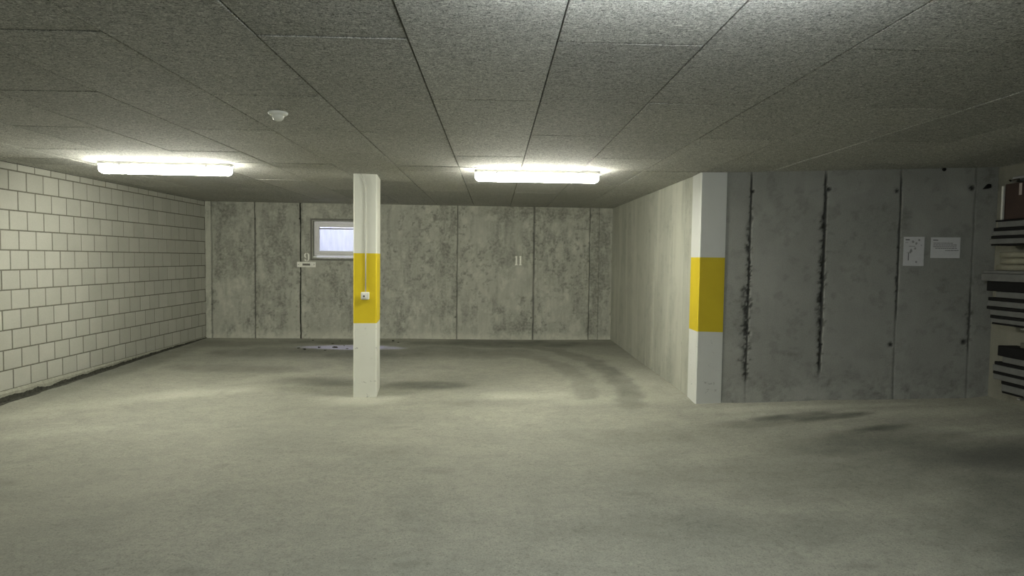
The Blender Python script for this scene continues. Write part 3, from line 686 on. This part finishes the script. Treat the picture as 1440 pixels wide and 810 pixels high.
# ---------------------------------------------------------------- papers on the right-hand wall
ra = math.atan2(RB[1]-RA[1], RB[0]-RA[0])
def rw(s, d, z): c, q = math.cos(ra), math.sin(ra); return (RA[0]+s*c+d*q, RA[1]+s*q-d*c, z)
def papers():
    t = thing('notice_sheet', 'upright white paper sheet with a small printed plan on the dim right-hand wall', 'paper', rw(1.650, .006, 1.484), ra)
    MB().box(-.085, -.0022, 0, .085, 0, .268).build('sheet', M_paper, t)
    m = MB(); rg = random.Random(2)
    def ln(m, u, v, w, h): m.box(u, -.0032, v, u+w, -.0023, v+h)
    ln(m, -.070, .236, .034, .010); m.build('heading', M_ink, t)
    m = MB(); ln(m, -.045, .050, .006, .072); m.build('plan_stem', M_ink, t)
    for a in ((-.072, .214, .025, .005), (-.040, .178, .05, .006), (-.058, .120, .036, .005)):
        m = MB(); ln(m, *a); m.build('plan_line', M_inkl, t)
    for (u, v, r) in ((-.008, .222, .012), (.018, .208, .011), (-.020, .142, .013), (-.028, .128, .010), (.010, .160, .010), (.040, .238, .010), (.022, .038, .011), (.060, .19, .006)):
        k = [(u+r*math.cos(a)*rg.uniform(.5, 1.1), v+r*1.3*math.sin(a)*rg.uniform(.6, 1.1)) for a in np.linspace(0, 2*math.pi, 8)[:-1]]
        m = MB(); onwall(k, m, .0023, .0032); m.build('plan_symbol', M_inkl, t)
    rg = random.Random(2)
    t = thing('notice_sheet', 'wide white paper sheet with printed lines of text on the dim right-hand wall', 'paper', rw(1.905, .006, 1.560), ra)
    MB().box(-.118, -.0022, 0, .118, 0, .188).build('sheet', M_paper, t)
    m = MB(); ln(m, -.100, .158, .040, .008); m.build('heading', M_ink, t)
    for k, (z, a, b) in enumerate(((.132, -.098, .060), (.116, -.098, .090), (.100, -.098, .088), (.085, -.080, .092), (.066, .0, .106))):
        x = a; m = MB()
        while x < b:
            w_ = rg.uniform(.010, .026); ln(m, x, z, min(w_, b-x), .0055); x += w_+.003
        m.build('text_line', M_ink, t)
papers()

# ---------------------------------------------------------------- boards and odds and ends on the right side wall
XW = 4.470
def board(name, y_end, z0, z1, proj, mat, label, group, cat='board', tilt=0, back=.03):
    """a long board lying along the side wall; its far end is at y_end"""
    o = MB().box(-(proj), -3.2, 0, 0, 0, z1-z0, .004).build(name, mat, None)
    o.location = (XW-back, y_end, z0); tag(o, label, cat, group); return o
G1, G2, G3 = 'boards of the upper stack on the right side wall', 'boards of the middle stack on the right side wall', 'boards of the lower stack on the right side wall'
def stack(rows, group, place):
    words = ['topmost', 'second', 'third', 'fourth', 'fifth', 'sixth', 'seventh', 'eighth', 'ninth', 'lowest']
    n = len(rows)
    for i, (col, y, z0, z1, pr) in enumerate(rows):
        wd = 'lowest' if i == n-1 else words[i]
        nm = 'grey_board' if col == 'g' else 'black_board'
        board(nm, y, z0, z1, pr, M_grey if col == 'g' else M_black,
              f"long {'grey' if col == 'g' else 'black'} board, {wd} from the top of the {place} stack on the right".replace('topmost from the top', 'topmost').replace('lowest from the top', 'lowest'), group)
stack([('b', 5.225, 1.872, 1.886, .150), ('g', 5.200, 1.822, 1.871, .150), ('b', 5.235, 1.792, 1.821, .155), ('g', 5.235, 1.752, 1.791, .160), ('b', 5.245, 1.727, 1.751, .165), ('g', 5.255, 1.682, 1.726, .170), ('b', 5.245, 1.668, 1.681, .165)], G1, 'upper')
stack([('g', 5.300, 1.430, 1.455, .175), ('g', 5.305, 1.364, 1.429, .185), ('b', 5.265, 1.278, 1.363, .165), ('g', 5.175, 1.226, 1.277, .155), ('b', 5.245, 1.196, 1.225, .165), ('g', 5.250, 1.148, 1.195, .165),
       ('b', 5.250, 1.121, 1.147, .170), ('g', 5.225, 1.073, 1.120, .160), ('b', 5.222, 1.046, 1.072, .158), ('g', 5.215, 1.010, 1.045, .155), ('b', 5.210, .994, 1.009, .150)], G2, 'middle')
stack([('b', 5.115, .735, .822, .165), ('g', 5.080, .682, .734, .150), ('b', 5.150, .655, .681, .160), ('g', 5.160, .600, .654, .165), ('b', 5.155, .575, .599, .165), ('g', 5.150, .530, .574, .165), ('b', 5.075, .500, .529, .155), ('g', 5.075, .440, .499, .150), ('b', 5.070, .424, .439, .150)], G3, 'lower')
def bracket(y, z, label):
    t = thing('wall_bracket', label, 'bracket', (XW, y, z), 0, 'steel brackets carrying the boards')
    MB().box(-.012, -.02, -.10, 0, .02, .20, .002).build('upright', M_steel, t)
    MB().box(-.215, -.015, -.012, -.012, .015, -.001, .002).build('arm', M_steel, t)
    MB().add([(-.012, -.003, -.09), (-.012, .003, -.09), (-.15, .003, -.014), (-.15, -.003, -.014), (-.012, -.003, -.014), (-.012, .003, -.014)],
             [(0, 1, 2, 3), (0, 3, 4), (1, 5, 2), (3, 2, 5, 4), (0, 4, 5, 1)]).build('brace', M_steel, t)
for y, far in ((4.86, 'nearest the corner'), (2.6, 'further from the corner')):
    for z, w_ in ((1.666, 'upper'), (.992, 'middle'), (.422, 'lower')):
        bracket(y, z, f'steel wall bracket under the {w_} stack of boards, {far}')
def cabinet():
    t = thing('brown_panel', 'dark brown box with a pale left edge standing on the upper stack of boards', 'box', (XW-.17, 5.17, 1.887))
    MB().box(.018, -1.2, 0, .13, 0, .30, .004).build('body', M_brown, t)
    MB().box(-.002, -.006, 0, .017, .014, .285, .003).build('edge_strip', M_cable, t)
    for k, (y, z0, z1) in enumerate(((-.145, .215, .292), (-.235, .222, .292))):
        o = MB().box(.014, y-.028, z0-.02, .0175, y, z1, .001).build('tag', M_slip, t)
    c = thing('clamp', 'tangled steel clamp lying on the brown box by the corner', 'tool', (XW-.10, 5.08, 2.20))
    MB().box(-.02, -.45, .022, .015, .06, .045, .004).build('bar', M_steel, c)
    MB().box(-.05, -.02, .0, .04, .05, .020, .006).build('jaw', M_steel, c)
    MB().tube([(-.04, -.10, .012), (-.055, -.16, .03), (-.03, -.22, .012), (-.06, -.28, .028), (-.03, -.34, .012)], .008).build('wire', M_leaf, c, True)
    MB().tube([(-.05, .04, .01), (-.075, .02, .012), (-.085, -.03, .008), (-.07, -.07, .01)], .007).build('strap', M_leaf, c, True)
    h = MB(); h.prism([(0, 0), (.055, .012), (.055, .04), (.035, .045)], lambda u, v, d: (u-.02, d, v), 0, .03)
    o = h.build('hook', M_black, None, loc=rw(2.20, .03, 2.18)); o.rotation_euler = (0, 0, ra); tag(o, 'small black hook on the wall at the far right corner', 'hook')
cabinet()
def parcels():
    for k, (y, z, w_, l) in enumerate(((5.22, 1.456, .13, 'bottom'), (5.19, 1.512, .12, 'middle'), (5.20, 1.566, .125, 'top'))):
        m = MB(); rg = random.Random(k)
        nx, ny = 5, 12; vs = []; h = .052
        ring = []
        for j in range(ny):
            yy = -.9*j/(ny-1)
            for (u, v) in ((0, .006), (0, h-.010), (.012, h), (w_-.01, h), (w_, h-.01), (w_, .004), (w_*.5, 0), (.01, 0)):
                ring.append((-w_+u+(rg.uniform(-.006, .006) if u == 0 else 0), yy, v+(rg.uniform(-.004, 0) if v > .03 else 0)))
        fs = [(j*8+i, j*8+(i+1) % 8, (j+1)*8+(i+1) % 8, (j+1)*8+i) for j in range(ny-1) for i in range(8)]+[tuple(range(8)), tuple(range((ny-1)*8, ny*8))]
        o = m.add(ring, fs).build('parcel', M_parcel, None, True); o.location = (XW-.03, y, z)
        tag(o, f'flat pale wrapped parcel, {l} of three between the upper and middle stacks', 'parcel', 'pale flat parcels on the middle stack')
    o = MB().box(-.14, -.5, 0, 0, 0, .045, .004).build('carton', mat_plain('olive_carton', (.13, .13, .10, 1), .8, .2, .1)); o.location = (XW-.01, 4.945, .823)
    tag(o, 'flat olive-grey carton lying on the lower stack at the picture edge', 'carton')
parcels()
# small dark clump where the right-hand wall meets the ceiling
o = MB().lathe([(.001, 0), (.012, -.002), (.018, -.012), (.012, -.024), (.001, -.03)], (0, 0, 0), 9).build('cable_stub', M_black, None, True)
o.location = rw(1.864, .018, H-.001); tag(o, 'tiny dark cable stub hanging where the dim wall meets the ceiling', 'cable stub')

# ---------------------------------------------------------------- leaves blown in under the window
def leaves():
    spots = [(449, 489.5, -2.86, 9.12, 1.6), (471, 489.5, -2.55, 9.15, 1.9), (468, 484, 0, 0, 1.0), (428, 492, 0, 0, 1.5), (420, 490, 0, 0, .9), (484, 487, 0, 0, 1.0), (488, 491, 0, 0, .8),
             (553, 480, 0, 0, 1.3), (440, 479, 0, 0, .9), (560, 482, 0, 0, .8), (478, 480, 0, 0, .8), (457, 493, 0, 0, .7)]
    import mathutils
    base = None; words = []
    for i, (px, py, *_r) in enumerate(spots):
        s = spots[i][4]
        # spot on the floor measured from the photograph
        d = Vector(((px-720)/870, (py-405)/870, 1)); D = Vector([sum(Rm[r][k]*d[k] for k in range(3)) for r in range(3)])
        z = .13
        for _ in range(6): tt = (z-1.5)/D.z; x, y = D.x*tt, D.y*tt; z = float(floor_z(x, min(y, 10.2)))
        y = min(y, 10.22)
        if base is None:
            m = MB(); L = [(0, .026), (.010, .014), (.014, 0), (.009, -.016), (0, -.026), (-.009, -.016), (-.013, 0), (-.010, .014)]
            vs = [(u, v, .004+.010*abs(u)/.014*(1 if k % 2 else .6)) for k, (u, v) in enumerate(L)]+[(0, 0, .004)]+[(u, v, .002+.010*abs(u)/.014*(1 if k % 2 else .6)) for k, (u, v) in enumerate(L)]+[(0, 0, .001)]
            fs = [(k, (k+1) % 8, 8) for k in range(8)]+[(9+(k+1) % 8, 9+k, 17) for k in range(8)]+[(k, 9+k, 9+(k+1) % 8, (k+1) % 8) for k in range(8)]
            base = m.add(vs, fs).build('leaf', M_leaf); o = base
        else:
            o = base.copy(); C.objects.link(o)
        o.location = (x, y, float(floor_z(x, y))+.003); o.rotation_euler = (0, 0, i*1.3); o.scale = (s, s, s)
        order = sorted(range(len(spots)), key=lambda q: spots[q][0]).index(i)
        words = ['leftmost', 'second from the left', 'third from the left', 'fourth from the left', 'fifth from the left', 'sixth from the left', 'sixth from the right', 'fifth from the right', 'fourth from the right', 'third from the right', 'second from the right', 'rightmost']
        tag(o, 'dry leaf on the floor below the window, '+words[order]+' of the twelve', 'leaf', 'dry leaves below the window')
leaves()
